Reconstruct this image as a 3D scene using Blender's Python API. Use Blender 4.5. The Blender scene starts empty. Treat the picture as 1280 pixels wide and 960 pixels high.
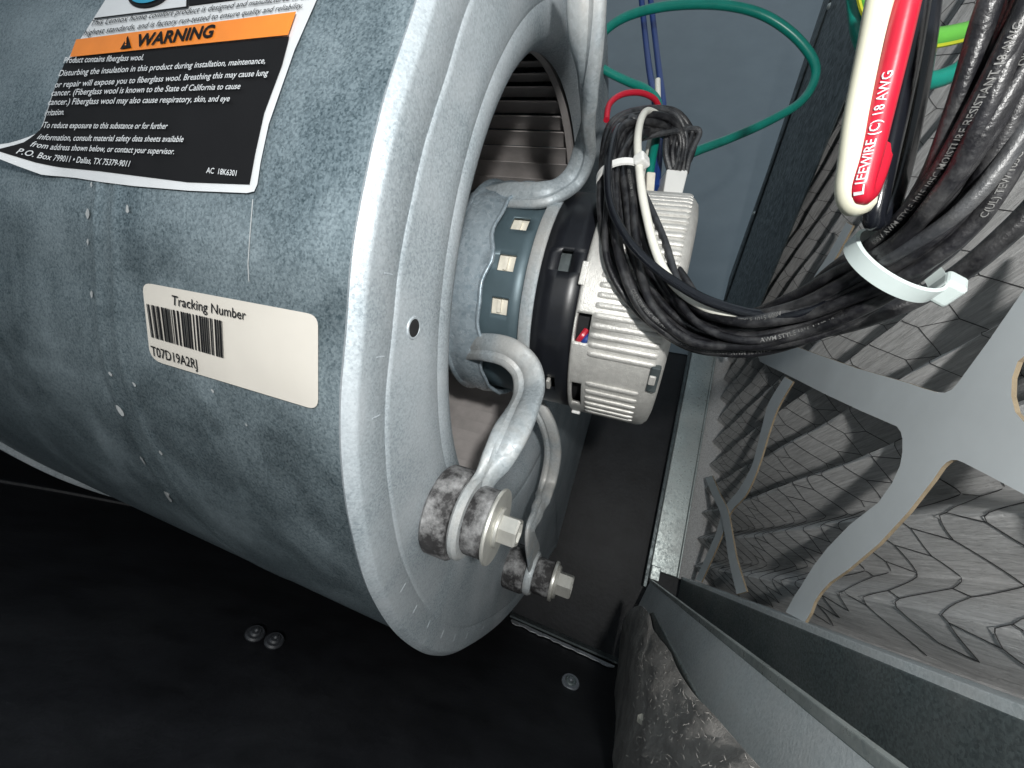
import bpy, bmesh, math, random
import numpy as np
from mathutils import Vector, Matrix
random.seed(7); rng=np.random.RandomState(7)
sc=bpy.context.scene
# ---------------------------------------------------------------- camera, light, exposure
F=500.0                                   # focal length in pixels of the 1280 px wide photograph (14 mm ultra wide)
cam=bpy.data.cameras.new('camera'); camo=bpy.data.objects.new('camera',cam)
sc.collection.objects.link(camo); camo.rotation_euler=(math.radians(90),0,0)
cam.sensor_width=36; cam.lens=F/1280*36; cam.clip_start=.01; cam.clip_end=60
sc.camera=camo
sc.unit_settings.scale_length=0.287        # one unit is 0.287 m
w=bpy.data.worlds.new('World'); sc.world=w; w.use_nodes=True
bg=w.node_tree.nodes['Background']; bg.inputs[0].default_value=(.80,.92,1,1); bg.inputs[1].default_value=.34
def lamp(name,loc,power,size,col):
    l=bpy.data.lights.new(name,'POINT'); l.energy=power; l.shadow_soft_size=size; l.color=col
    o=bpy.data.objects.new(name,l); o.location=loc; sc.collection.objects.link(o)
lamp('phone_flash',(.12,-.42,.16),43,.03,(1,.99,.96))
sc.view_settings.view_transform='Standard'; sc.view_settings.look='None'
sc.view_settings.exposure=0.55; sc.view_settings.gamma=1
sc.render.resolution_x=1024; sc.render.resolution_y=768
# ---------------------------------------------------------------- frames of reference
V3=lambda *a: np.array(a,float)
nz=lambda v: v/np.linalg.norm(v)
A=nz(V3(.931,-.294,-.215)); U=nz(np.cross(A,[0,0,1.])); V=np.cross(U,A)
C=V3((688.9-640)/F,1,(480-374.9)/F)        # centre of the blower inlet
D=V3(125,500,-209); D=nz(D-A*(D@A)); E=np.cross(A,D)
K=1.25
def ray(px,py): return V3((px-640)/F,1,(480-py)/F)
def at(px,py,d): return ray(px,py)*d
def L(u,v,s): return C+u*U+v*V+s*A
def pl(px,py,s):                           # point on the plane at distance s from the side plate
    r=ray(px,py); return r*(((C+s*A)@A)/(r@A))
def uv(p): q=p-C; return q@U,q@V
def cab(a,d,e): return K*(a*A+d*D+e*E)
def con(px,py,a):                          # on a cabinet plane parallel to the filter
    r=ray(px,py); return r*(K*a/(r@A))
def cwall(px,py,d): r=ray(px,py); return r*(K*d/(r@D))
def cfloor(px,py,e): r=ray(px,py); return r*(K*e/(r@E))
HF=Matrix([[U[i],A[i],V[i],C[i]] for i in range(3)]+[[0,0,0,1]])
c0=cab(.4,1.2,0)
CF=Matrix([[D[i],E[i],A[i],c0[i]] for i in range(3)]+[[0,0,0,1]])
# ---------------------------------------------------------------- object helpers
COL=sc.collection.objects
INV={}
def build(name,verts,faces,mat,parent=None,frame=None,smooth=True,kind=None,label=None):
    v=np.asarray(verts,float).reshape(-1,3)
    if parent is not None: mw=parent.matrix_world.copy() if parent.name not in INV else INV[parent.name]
    elif frame is not None: mw=frame.copy()
    else: mw=Matrix.Translation(Vector(v.mean(0)))
    im=np.array(mw.inverted())
    vl=v@im[:3,:3].T+im[:3,3]
    me=bpy.data.meshes.new(name); me.from_pydata(vl.tolist(),[],[tuple(int(i) for i in f) for f in faces])
    me.validate(); bm=bmesh.new(); bm.from_mesh(me); bmesh.ops.recalc_face_normals(bm,faces=bm.faces); bm.to_mesh(me); bm.free()
    if smooth:
        me.polygons.foreach_set('use_smooth',[True]*len(me.polygons))
        try: me.set_sharp_from_angle(angle=math.radians(38))
        except Exception: pass
    if isinstance(mat,(list,tuple)):
        for m in mat: me.materials.append(m)
    else: me.materials.append(mat)
    o=bpy.data.objects.new(name,me); COL.link(o)
    if parent is not None: o.parent=parent
    else: o.matrix_world=mw
    INV[o.name]=mw
    if kind: o['kind']=kind
    if label: o['label']=label
    return o
def thing(name,label,cat,frame=None,loc=None,group=None):
    o=bpy.data.objects.new(name,None); COL.link(o); o.empty_display_size=.05
    m=frame.copy() if frame is not None else Matrix.Identity(4)
    if loc is not None: m.translation=Vector(loc)
    o.matrix_world=m; INV[o.name]=m
    return tag(o,label,cat,group)
def tag(o,label,cat,group=None):
    o['label']=label; o['category']=cat
    if group: o['group']=group
    return o
class MB:
    def __init__(s): s.v=[];s.f=[]
    def add(s,v,f):
        n=len(s.v); s.v.extend([np.asarray(x,float) for x in v]); s.f.extend([tuple(i+n for i in q) for q in f]); return s
def spline(P,n=8,closed=False):
    P=[np.asarray(p,float) for p in P]; out=[]
    m=len(P); rngs=range(m if closed else m-1)
    for i in rngs:
        if closed: p0,p1,p2,p3=P[(i-1)%m],P[i],P[(i+1)%m],P[(i+2)%m]
        else: p0,p1,p2,p3=P[max(i-1,0)],P[i],P[i+1],P[min(i+2,m-1)]
        for k in range(n):
            t=k/n; out.append(.5*((2*p1)+(-p0+p2)*t+(2*p0-5*p1+4*p2-p3)*t*t+(-p0+3*p1-3*p2+p3)*t**3))
    if not closed: out.append(P[-1])
    return np.array(out)
def sweep(path,section,scales=None,refs=None,caps=True):
    """section: list of (x,y); x along the width axis, y along the reference axis"""
    path=np.asarray(path); n=len(path); m=len(section); v=[];f=[]
    T=np.gradient(path,axis=0); prev=None
    for i in range(n):
        t=nz(T[i])
        if refs is not None: y=refs[i]-t*(refs[i]@t)
        else:
            y=(prev if prev is not None else (V3(.3,.1,1) if abs(t[2])<.9 else V3(1,.2,0))); y=y-t*(y@t)
        y=nz(y); prev=y; x=np.cross(t,y)
        sx,sy=(1,1) if scales is None else (scales[i] if np.ndim(scales[i]) else (scales[i],)*2)
        for a,b in section: v.append(path[i]+x*a*sx+y*b*sy)
    for i in range(n-1):
        for j in range(m):
            k=(j+1)%m; f.append((i*m+j,i*m+k,(i+1)*m+k,(i+1)*m+j))
    if caps: f.append(tuple(range(m))); f.append(tuple((n-1)*m+j for j in range(m)))
    return v,f
def circ(n,r=1): return [(r*math.cos(2*math.pi*k/n),r*math.sin(2*math.pi*k/n)) for k in range(n)]
def tube(path,r,n=10): return sweep(path,circ(n,r))
def box(c,ax,ay,az,hx,hy,hz,bev=0):
    v=[];f=[]
    for sz in(-1,1):
        for sx,sy in((-1,-1),(1,-1),(1,1),(-1,1)): v.append(c+ax*hx*sx+ay*hy*sy+az*hz*sz)
    f=[(0,1,2,3),(4,5,6,7),(0,1,5,4),(1,2,6,5),(2,3,7,6),(3,0,4,7)]
    return v,f
def prism(P,nrm,th):                       # polygon P (3D pts, one plane) given thickness th
    P=[np.asarray(p) for p in P]; m=len(P); nrm=nz(np.asarray(nrm,float))
    v=P+[p+nrm*th for p in P]
    return v,[tuple(range(m)),tuple(range(m,2*m))]+[(i,(i+1)%m,m+(i+1)%m,m+i) for i in range(m)]
def lathe(uc,vc,prof,n=64,caps=(False,False),a0=0,a1=2*math.pi,shape=None):
    full=abs(a1-a0-2*math.pi)<1e-6; v=[];f=[]; cnt=n if full else n+1
    for (R,s) in prof:
        for k in range(cnt):
            a=a0+(a1-a0)*k/n; v.append(L(uc+R*math.cos(a),vc+R*math.sin(a),s))
    for i in range(len(prof)-1):
        for k in range(n):
            k2=(k+1)%cnt; f.append((i*cnt+k,i*cnt+k2,(i+1)*cnt+k2,(i+1)*cnt+k))
    if caps[0]: f.append(tuple(range(cnt)))
    if caps[1]: f.append(tuple((len(prof)-1)*cnt+k for k in range(cnt)))
    return v,f
def bevel(o,wd,seg=2,ang=35):
    m=o.modifiers.new('bevel','BEVEL'); m.width=wd; m.segments=seg; m.limit_method='ANGLE'; m.angle_limit=math.radians(ang); return o
# ---------------------------------------------------------------- materials
def mat(name,base,rough=.5,metal=0.,spec=.5):
    m=bpy.data.materials.new(name); m.use_nodes=True; nt=m.node_tree; b=nt.nodes['Principled BSDF']
    b.inputs['Base Color'].default_value=(*base,1); b.inputs['Roughness'].default_value=rough
    b.inputs['Metallic'].default_value=metal; b.inputs['Specular IOR Level'].default_value=spec
    return m,nt,b
def node(nt,t,**k):
    n=nt.nodes.new(t)
    for a,b in k.items():
        if a in n.inputs.keys() if isinstance(a,str) else False: n.inputs[a].default_value=b
        else: setattr(n,a,b)
    return n
def coords(nt,scale=(1,1,1),rot=(0,0,0)):
    tc=nt.nodes.new('ShaderNodeTexCoord'); mp=nt.nodes.new('ShaderNodeMapping'); mp.inputs['Scale'].default_value=scale; mp.inputs['Rotation'].default_value=rot
    nt.links.new(tc.outputs['Object'],mp.inputs[0]); return mp.outputs[0]
def noise(nt,vec,scale,detail=4,rough=.55,dist=0):
    n=nt.nodes.new('ShaderNodeTexNoise'); n.inputs['Scale'].default_value=scale; n.inputs['Detail'].default_value=detail
    n.inputs['Roughness'].default_value=rough; n.inputs['Distortion'].default_value=dist
    nt.links.new(vec,n.inputs['Vector']); return n.outputs['Fac']
def ramp(nt,fac,stops):
    r=nt.nodes.new('ShaderNodeValToRGB'); e=r.color_ramp.elements
    while len(e)<len(stops): e.new(.5)
    for i,(p,c) in enumerate(stops):
        e[i].position=p; e[i].color=(*c,1) if len(c)==3 else c
    nt.links.new(fac,r.inputs[0]); return r.outputs[0]
def mixc(nt,fac,a,b,mode='MIX'):
    m=nt.nodes.new('ShaderNodeMix'); m.data_type='RGBA'; m.blend_type=mode
    for sock,val in ((m.inputs[0],fac),(m.inputs[6],a),(m.inputs[7],b)):
        if hasattr(val,'links') or isinstance(val,bpy.types.NodeSocket): nt.links.new(val,sock)
        else: sock.default_value=val if not isinstance(val,tuple) else (*val,1)
    return m.outputs[2]
def bump(nt,b,h,strength=.2,dist=.004,prev=None):
    n=nt.nodes.new('ShaderNodeBump'); n.inputs['Strength'].default_value=strength; n.inputs['Distance'].default_value=dist
    nt.links.new(h,n.inputs['Height'])
    if prev is not None: nt.links.new(prev,n.inputs['Normal'])
    nt.links.new(n.outputs[0],b.inputs['Normal']); return n.outputs[0]
def g3(x): return (x,x,x)
def galv(name,c_dark,c_light,c_dust,metal=.75,rough=.42,dust=.45,sp=260,wh=.55):
    m,nt,b=mat(name,c_light,rough,metal); v=coords(nt)
    vo=nt.nodes.new('ShaderNodeTexVoronoi'); vo.inputs['Scale'].default_value=sp; nt.links.new(v,vo.inputs['Vector'])
    sep=nt.nodes.new('ShaderNodeSeparateColor'); nt.links.new(vo.outputs['Color'],sep.inputs[0])
    n1=noise(nt,v,sp*.55,3,.7); n2=noise(nt,v,7,6,.6,.4); n3=noise(nt,v,2.6,4,.55,.2); n4=noise(nt,v,34,5,.7)
    mx=nt.nodes.new('ShaderNodeMath'); mx.operation='MULTIPLY_ADD'; nt.links.new(sep.outputs[0],mx.inputs[0]); mx.inputs[1].default_value=.4; nt.links.new(n1,mx.inputs[2])
    c1=ramp(nt,mx.outputs[0],[(.38,c_dark),(.92,c_light)])
    dz=ramp(nt,n2,[(.40,g3(0)),(.68,g3(dust))])
    c2=mixc(nt,dz,c1,c_dust)
    bl=ramp(nt,n3,[(.35,g3(.80)),(.62,g3(1.0))])
    c3=mixc(nt,1.0,c2,bl,'MULTIPLY')
    wh=ramp(nt,n4,[(.72,g3(0)),(.80,g3(.25))])
    c4=mixc(nt,wh,c3,(.75,.76,.74))
    nt.links.new(c4,b.inputs['Base Color'])
    mm=ramp(nt,n2,[(.38,g3(metal)),(.70,g3(metal*.45))]); nt.links.new(mm,b.inputs['Metallic'])
    rr=ramp(nt,mx.outputs[0],[(.35,g3(rough+.16)),(.95,g3(rough-.08))]); nt.links.new(rr,b.inputs['Roughness'])
    bump(nt,b,mx.outputs[0],.22,.0016)
    return m
M={}
M['plate']=galv('galvanised_plate',(.20,.24,.265),(.40,.455,.49),(.41,.44,.465),.32,.52,.75,430)
M['wrap']=galv('galvanised_wrapper',(.075,.115,.135),(.33,.41,.45),(.30,.35,.38),.78,.41,.35,430)
M['arm']=galv('galvanised_arm',(.30,.345,.37),(.45,.50,.53),(.46,.44,.41),.28,.52,.8,200)
M['strap']=galv('galvanised_band',(.22,.29,.34),(.42,.50,.56),(.4,.44,.46),.45,.34,.3,150)
M['post']=galv('galvanised_post',(.42,.48,.48),(.62,.68,.66),(.6,.62,.6),.65,.34,.4,100)
M['sheet']=galv('galvanised_sheet',(.52,.58,.60),(.74,.80,.82),(.66,.68,.68),.15,.45,.6,260)
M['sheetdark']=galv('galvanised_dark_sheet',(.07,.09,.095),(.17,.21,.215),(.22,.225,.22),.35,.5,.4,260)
M['flash']=galv('dark_flashing',(.05,.065,.07),(.12,.145,.15),(.15,.165,.165),.5,.36,.3,60)
def simple(name,base,rough=.5,metal=0.,var=.25,scale=30,bs=.12,spec=.5,dust_sheen=None,dust=.0):
    m,nt,b=mat(name,base,rough,metal,spec); v=coords(nt); n=noise(nt,v,scale,5,.6)
    lo=tuple(c*(1-var) for c in base); hi=tuple(min(1,c*(1+var)) for c in base)
    c=ramp(nt,n,[(.3,lo),(.7,hi)])
    if dust_sheen:
        n2=noise(nt,v,scale*.45,6,.7); c=mixc(nt,ramp(nt,n2,[(.45,g3(0)),(.72,g3(dust))]),c,dust_sheen)
    nt.links.new(c,b.inputs['Base Color']); bump(nt,b,noise(nt,v,scale*5,3),bs,.002); return m
M['wall']=simple('painted_wall_metal',(.205,.245,.272),.42,.1,.05,5,.04)
M['liner']=simple('black_liner',(.014,.015,.018),.5,0,.35,9,.5,.35,(.03,.032,.036),.6)
M['blackpaint']=simple('black_motor_paint',(.008,.009,.012),.36,0,.3,20,.03)
M['dark']=simple('dark_inside',(.006,.006,.007),.8)
M['shell']=simple('blue_grey_motor_shell',(.085,.125,.145),.45,.3,.12,14,.05)
M['alu']=simple('cast_aluminium',(.60,.59,.56),.42,.45,.10,90,.55,.5,(.42,.41,.39),.4)
M['plastic']=simple('white_nylon',(.72,.72,.70),.35,0,.04,20,.03)
M['tie']=simple('translucent_tie',(.50,.57,.56),.28,0,.04,20,.03)
M['cream']=simple('cream_insulator',(.74,.70,.60),.5,0,.12,40,.06)
M['blade']=simple('brown_grey_blade',(.46,.43,.42),.55,.15,.16,12,.1,.4)
M['rubber']=simple('dusty_rubber',(.030,.029,.030),.75,0,.4,40,.5,.3,(.36,.362,.365),1.0)
M['zinc']=simple('yellowed_zinc',(.58,.575,.535),.36,.6,.12,50,.12)
M['wblack']=simple('black_wire',(.009,.009,.011),.38,0,.5,60,.35,.5,(.11,.11,.11),.5)  # dust patches made paler to paint a white sheen on the strands
M['wgrey']=simple('worn_grey_wire',(.03,.032,.036),.42,0,.5,60,.35,.5,(.13,.13,.13),.5)  # dust colour here carries the painted sheen too
M['wgloss']=simple('glossy_black_wire',(.007,.008,.011),.18,0,.2,30,.05)
M['wwhite']=simple('white_wire',(.74,.73,.66),.4,0,.05,30,.05)
M['wcream']=simple('cream_wire',(.60,.59,.47),.32,0,.04,20,.04)
M['wred']=simple('red_wire',(.45,.012,.03),.32,0,.1,20,.05)
M['wgreen']=simple('green_wire',(.006,.20,.155),.32,0,.1,20,.05)
M['wlime']=simple('lime_wire',(.10,.36,.05),.35,0,.1,20,.05)
M['wyellow']=simple('yellow_stripe',(.45,.48,.03),.35,0,.1,20,.05)
M['wblue']=simple('blue_wire',(.015,.05,.22),.35,0,.1,20,.05)
M['ink']=simple('black_ink',(.008,.008,.009),.6,0,.1,20,.0,.15)
M['paper']=simple('label_paper',(.52,.495,.45),.5,0,.03,15,.02)
M['paperw']=simple('white_label_paper',(.58,.60,.62),.5,0,.05,15,.02)
M['orange']=simple('orange_print',(.72,.21,.025),.45,0,.1,12,.02)
M['printblue']=simple('blue_print',(.02,.25,.40),.45,0,.1,12,.02)
M['card']=simple('grey_card',(.84,.89,.91),.55,0,.05,6,.06)
M['cardedge']=simple('brown_card_edge',(.34,.27,.18),.8,0,.2,40,.1)
M['brownframe']=simple('brown_filter_frame',(.20,.17,.145),.7,0,.5,6,.2,.3,(.33,.32,.31),.8)
M['worn']=simple('worn_pale_edge',(.55,.57,.60),.5,.1,.35,60,.1)
M['mesh']=simple('dark_mesh_wire',(.045,.045,.047),.45,.5,.2,40,.0)
M['print']=simple('wire_print',(.13,.13,.127),.6,0,.3,200,.0)
M['stain']=simple('white_drip',(.36,.38,.385),.5,0,.2,60,.1)
M['fibre']=simple('insulation_fibre',(.38,.36,.335),.9,0,.35,60,.2)
def m_insul():
    m,nt,b=mat('fibrous_insulation',(.17,.155,.14),.95,0,.2); v=coords(nt,(1,1,1)); n=noise(nt,v,150,8,.75,.2); n2=noise(nt,v,8,4)
    c=ramp(nt,n,[(.2,(.34,.32,.30)),(.5,(.44,.415,.39)),(.8,(.54,.515,.485))])
    c=mixc(nt,1.0,c,ramp(nt,n2,[(.3,g3(.55)),(.65,g3(1))]),'MULTIPLY')
    nt.links.new(c,b.inputs['Base Color']); bump(nt,b,n,.55,.006); return m
M['insul']=m_insul()
def m_filter():
    m,nt,b=mat('filter_media',(.36,.35,.35),.8,0,.3); v=coords(nt,(3,60,60)); n=noise(nt,v,3.0,7,.7,.6)
    v2=coords(nt,(6,40,40)); n2=noise(nt,v2,7,4,.6,.8); v3=coords(nt); n3=noise(nt,v3,240,2,.6)
    c=ramp(nt,n,[(.28,(.38,.378,.378)),(.50,(.62,.617,.612)),(.70,(.84,.837,.832))])
    c=mixc(nt,ramp(nt,n3,[(.60,g3(0)),(.74,g3(.55))]),c,(.6,.6,.6))
    nt.links.new(c,b.inputs['Base Color']); p=bump(nt,b,n,.7,.008); bump(nt,b,n2,.4,.006,p)
    b.inputs['Sheen Weight'].default_value=.25; return m
M['filter']=m_filter()
# ================================================================ the setting: floor, back wall
FE=-.43; WD=2.2
def quad(ps): return ps,[(0,1,2,3)]
def slab(name,ps,nrm,th,m,**k):
    v,f=prism(ps,nrm,th); return build(name,v,f,m,smooth=False,**k)
slab('floor',[cab(-3.2,-.8,FE),cab(.75,-.8,FE),cab(.75,WD,FE),cab(-3.2,WD,FE)],-E,.03,M['liner'],frame=CF,kind='structure')
slab('back_wall',[cab(-3.2,WD+.01,FE-.02),cab(.75,WD+.01,FE-.02),cab(.75,WD+.01,1.14),cab(-3.2,WD+.01,1.14)],D,.03,M['liner'],frame=CF,kind='structure')
slab('back_wall_upper',[cab(-3.2,WD+.004,1.14),cab(1.0,WD+.004,1.14),cab(1.0,WD+.004,4.8),cab(-3.2,WD+.004,4.8)],D,.03,M['wall'],frame=CF,kind='structure')
slab('unseen_dark_panel',[cab(-2.6,-.9,1.45),cab(-.50,-.9,1.45),cab(-.50,WD,1.45),cab(-2.6,WD,1.45)],E,.03,M['liner'],frame=CF,kind='structure')  # added out of view above the drum to darken its reflections
slab('left_wall',[cab(-2.6,-.8,FE),cab(-2.6,WD,FE),cab(-2.6,WD,4.8),cab(-2.6,-.8,4.8)],-A,.03,M['liner'],frame=CF,kind='structure')
# bright worn joint strip along the foot of the wall
def strip_pts(px0,py0,px1,py1,n,jit,e):
    a=cfloor(px0,py0,e);b=cfloor(px1,py1,e); up=nz(np.cross(E,b-a)); P=[];Q=[]
    for i in range(n+1):
        t=i/n; c=a+(b-a)*t; wv=.075*(.55+.55*rng.rand())*(1 if .04<t<.97 else .5)
        P.append(c+up*.006*rng.randn()*jit); Q.append(c-up*wv)
    return P+Q[::-1]
t=thing('wall_joint_trim','worn bright metal joint strip on the black floor beside the blower','trim',CF,cfloor(705,800,FE))
v,f=prism(strip_pts(640,775,768,833,22,.6,FE+.006),E,.004); o=build('worn_edge',v,f,M['worn'],t,smooth=False)
v,f=prism([cfloor(638,766,FE+.012),cfloor(774,826,FE+.012),cfloor(773,831,FE+.012),cfloor(637,771,FE+.012)],E,.01); build('flange',v,f,M['flash'],t,smooth=False)
# fasteners pressed in the black liner
def fastener(px,py,r,label):
    c=cfloor(px,py,FE)+E*.003
    t=thing('liner_fastener',label,'fastener',CF,c,'round fasteners in the black liner')
    e_=nz(E-nz(ray(px,py))*.75); d_=nz(D-e_*(D@e_)); a_=np.cross(e_,d_)
    def disc(R,h0,h1,bev=.004):
        m=MB(); n=28; rings=[(R,h0),(R,h1-bev),(R-bev,h1)]; v=[];f=[]
        for (q,h) in rings:
            for k in range(n): a=2*math.pi*k/n; v.append(c+d_*q*math.cos(a)+a_*q*math.sin(a)+e_*(h+.012))
        for i in range(2):
            for k in range(n): f.append((i*n+k,i*n+(k+1)%n,(i+1)*n+(k+1)%n,(i+1)*n+k))
        f.append(tuple(2*n+k for k in range(n))); return v,f
    v,f=disc(r,0,.008); build('washer',v,f,M['liner2'] ,t)
    v,f=disc(r*.62,.008,.014); build('ring',v,f,M['sheetdark'],t)
    v,f=disc(r*.28,.014,.022); build('pin',v,f,M['liner2'],t)
M['liner2']=simple('grey_fastener',(.14,.155,.175),.5,.2,.2,60,.1)
fastener(712,857,.036,'round grey fastener in the black liner right of the blower')
M['liner2']=simple('dim_fastener',(.03,.033,.038),.5,.2,.2,60,.1); M['sheetdark2']=M['sheetdark']; M['sheetdark']=M['liner2']
fastener(316,798,.026,'left one of the two dim fasteners under the drum of the blower')
fastener(340,807,.026,'right one of the two dim fasteners under the drum of the blower'); M['sheetdark']=M['sheetdark2']
# faint ridge in the liner, lower left
P=spline([cfloor(-60,592,FE+.004),cfloor(60,612,FE+.004),cfloor(165,632,FE+.004)],6)
tag(build('liner_seam',*tube(P,.012,8),M['liner']),'faint raised seam in the black liner at lower left','seam')
# ================================================================ blower housing
ctrl=[(.68,.12),(.695,.04),(.70,-.03),(.70,-.10),(.69,-.17),(.68,-.24),(.66,-.31),(.625,-.39),(.56,-.50),(.45,-.63),(.29,-.77),(.10,-.885),(-.25,-1.03),(-.64,-1.13),(-1.05,-1.19)]
seg2=[(-1.05,-1.19),(-1.40,-1.235)]; seg3=[(-1.40,-1.235),(-1.80,-.35)]; seg4=[(-1.80,-.35),(-.85,.10)]
top=[(-.85,.10),(-.66,.16),(-.58,.30),(-.46,.46),(-.25,.59),(0,.66),(.25,.645),(.45,.545),(.60,.36),(.66,.22),(.68,.12)]
def dense(a,b,n): return [tuple(np.array(a)+(np.array(b)-np.array(a))*k/n) for k in range(n)]
def sp2(c,n): return [tuple(p) for p in spline([V3(x,y,0) for x,y in c],n)[:,:2]]
outl=sp2(ctrl,12)[:-1]+dense(*seg2,8)+dense(*seg3,14)+dense(*seg4,14)+sp2(top,8)[:-1]
outl=np.array(outl); NO=len(outl)
tn=np.roll(outl,-1,0)-np.roll(outl,1,0); onrm=np.stack([-tn[:,1],tn[:,0]],1); onrm/=np.linalg.norm(onrm,axis=1)[:,None]
if ((outl[0])@onrm[0])<0: onrm=-onrm
SD=-1.18
housing=thing('blower_housing','galvanised steel blower housing with round inlet, dusty and spangled','blower housing',HF)
def plate(s0,sgn,name):
    prof=[('o',.012,-.016),('o',0,-.014),('o',-.001,-.011),('o',.001,-.008),('o',.008,-.0012),('o',.010,-.0003),('o',.012,0),('o',.014,0),('o',.050,0),('o',.052,-.0012),('o',.055,-.0018),('o',.058,0),('o',.062,0),
          ('m',.35,0),('m',.7,0),('c',.552,0),('c',.545,-.0035),('c',.538,-.001),('c',.52,-.003),('c',.503,-.010),('c',.490,-.022),('c',.482,-.040),('c',.480,-.062),('c',.485,-.062)]
    v=[];f=[]; ang=np.arctan2(outl[:,1],outl[:,0])
    for k,w_,s in prof:
        for i in range(NO):
            ci=np.array([math.cos(ang[i]),math.sin(ang[i])])
            if k=='o': p=outl[i]-onrm[i]*(w_+.012)
            elif k=='c': p=ci*w_
            else:
                a=outl[i]-onrm[i]*.074; b=ci*.552; p=a+(b-a)*w_
            v.append(L(p[0],p[1],s0+sgn*s))
    for r in range(len(prof)-1):
        for i in range(NO): j=(i+1)%NO; f.append((r*NO+i,r*NO+j,(r+1)*NO+j,(r+1)*NO+i))
    return build(name,v,f,M['plate'],housing)
plate(0,1,'side_plate'); plate(SD,-1,'side_plate')
# wrapper (drum)
WI=.025
SB=-.37
wr=outl-onrm*WI
ss=[-.004,-.04,-.1]+[-.1-.03*k for k in range(1,30)]+[SD+.004]
def wrap_h(s):                              # shallow rolled beads round the drum
    h=0
    for c_,w_,a_ in((SB,.007,.0014),(SB-.035,.007,.0014)): h+=a_*math.exp(-((s-c_)/w_)**2)
    return h
ss=sorted(set([round(x,4) for x in list(np.linspace(-.004,SD+.004,42))+[c+d for c in(SB,SB-.035) for d in(-.02,-.012,-.006,0,.006,.012,.02)]]),reverse=True)
v=[];f=[]
for s in ss:
    for i in range(NO): p=wr[i]+onrm[i]*wrap_h(s); v.append(L(p[0],p[1],s))
for r in range(len(ss)-1):
    for i in range(NO): j=(i+1)%NO; f.append((r*NO+i,r*NO+j,(r+1)*NO+j,(r+1)*NO+i))
build('drum',v,f,M['wrap'],housing)
# crimps pressed round the rim
def crimp(i,ln=.016,wd=.0035):
    p=outl[i]-onrm[i]*.050; n=onrm[i]; t_=np.array([-n[1],n[0]])
    P=[];
    for a,b,s in((-.5,-.5,0),(.5,-.5,0),(.5,.5,0),(-.5,.5,0),(-.35,-.1,.0010),(.35,-.1,.0010),(.35,.1,.0010),(-.35,.1,.0010)):
        q=p+n*a*ln+t_*b*wd; P.append(L(q[0],q[1],s-.0004))
    return P,[(0,1,5,4),(1,2,6,5),(2,3,7,6),(3,0,4,7),(4,5,6,7)]
for i in [38,52,64]+list(range(100,165,6)):
    if i<NO: build('crimp',*crimp(i),M['plate'],housing,smooth=False)
# small punched hole: raised lip, shaded inside painted as a dark disc
hu,hv=uv(pl(517,410,0))
build('hole_lip',*lathe(hu,hv,[(.0135,0),(.0125,.0014),(.0105,.0014),(.010,0.0)],32),M['plate'],housing)
build('hole_shade_disc',*lathe(hu,hv,[(.0106,.0008),(.0104,.0008),(.001,.0008)],32,(False,True)),M['dark'],housing)
# raise drips and stains on the drum, using the drum surface
O_uv=np.array([-(C@U),-(C@V)]); O_s=-(C@A)
def hit(px,py,off=.002):
    r=ray(px,py); d=np.array([r@U,r@V]); best=None
    a=wr; b=np.roll(wr,-1,0); e=b-a; w_=a-O_uv
    den=d[0]*e[:,1]-d[1]*e[:,0]; den=np.where(abs(den)<1e-12,1e-12,den)
    t=(w_[:,0]*e[:,1]-w_[:,1]*e[:,0])/den; k=(w_[:,0]*d[1]-w_[:,1]*d[0])/den
    ok=(t>0)&(k>=0)&(k<=1); idx=np.where(ok)[0]
    if len(idx)==0: return None
    i=idx[np.argmin(t[idx])]; j=(i+1)%NO; kk=k[i]
    p=a[i]+e[i]*kk; n=onrm[i]*(1-kk)+onrm[j]*kk; p=p+n*off; s=O_s+t[i]*(r@A)
    h=0 if off>.0025 else wrap_h(s); p=p+n*h
    return L(p[0],p[1],s)
def decal(px_outline,off,rings=16,lift=None):
    """thin sheet laid on the drum inside an outline given in the photograph"""
    P=np.array(px_outline,float); c=P.mean(0); n=len(P); v=[];f=[]
    for r in range(rings):
        k=1-r/rings
        for p in P:
            q=c+(p-c)*k; o=off+(lift(q) if lift else 0); v.append(hit(q[0],q[1],o))
    v.append(hit(c[0],c[1],off+(lift(c) if lift else 0)))
    for r in range(rings-1):
        for i in range(n): j=(i+1)%n; f.append((r*n+i,r*n+j,(r+1)*n+j,(r+1)*n+i))
    for i in range(n): f.append(((rings-1)*n+i,(rings-1)*n+(i+1)%n,rings*n))
    return v,f
def densify(P,step=6):
    out=[]
    for i in range(len(P)):
        a=np.array(P[i],float); b=np.array(P[(i+1)%len(P)],float); m=max(1,int(np.linalg.norm(b-a)/step))
        for k in range(m): out.append(a+(b-a)*k/m)
    return out
def rounded(P,r,n=5):
    out=[];m=len(P); P=[np.array(p,float) for p in P]
    for i in range(m):
        a,b,c=P[i-1],P[i],P[(i+1)%m]; rr=r[i] if isinstance(r,(list,tuple)) else r
        p=b+nz(a-b)*rr; q=b+nz(c-b)*rr
        for k in range(n+1): t=k/n; out.append((1-t)**2*p+2*t*(1-t)*b+t*t*q)
    return out
_tc={}
def text_geo(s,bold=0.,res=3):
    k=(s,bold)
    if k in _tc: return _tc[k]
    cu=bpy.data.curves.new('t','FONT'); cu.body=s; cu.size=1; cu.resolution_u=res; cu.offset=bold
    o=bpy.data.objects.new('t',cu); COL.link(o); bpy.context.view_layer.update()
    me=bpy.data.meshes.new_from_object(o.evaluated_get(bpy.context.evaluated_depsgraph_get()))
    v=np.array([tuple(x.co) for x in me.vertices]); f=[tuple(p.vertices) for p in me.polygons]
    bpy.data.objects.remove(o); bpy.data.curves.remove(cu); bpy.data.meshes.remove(me)
    _tc[k]=(v,f); return v,f
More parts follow.
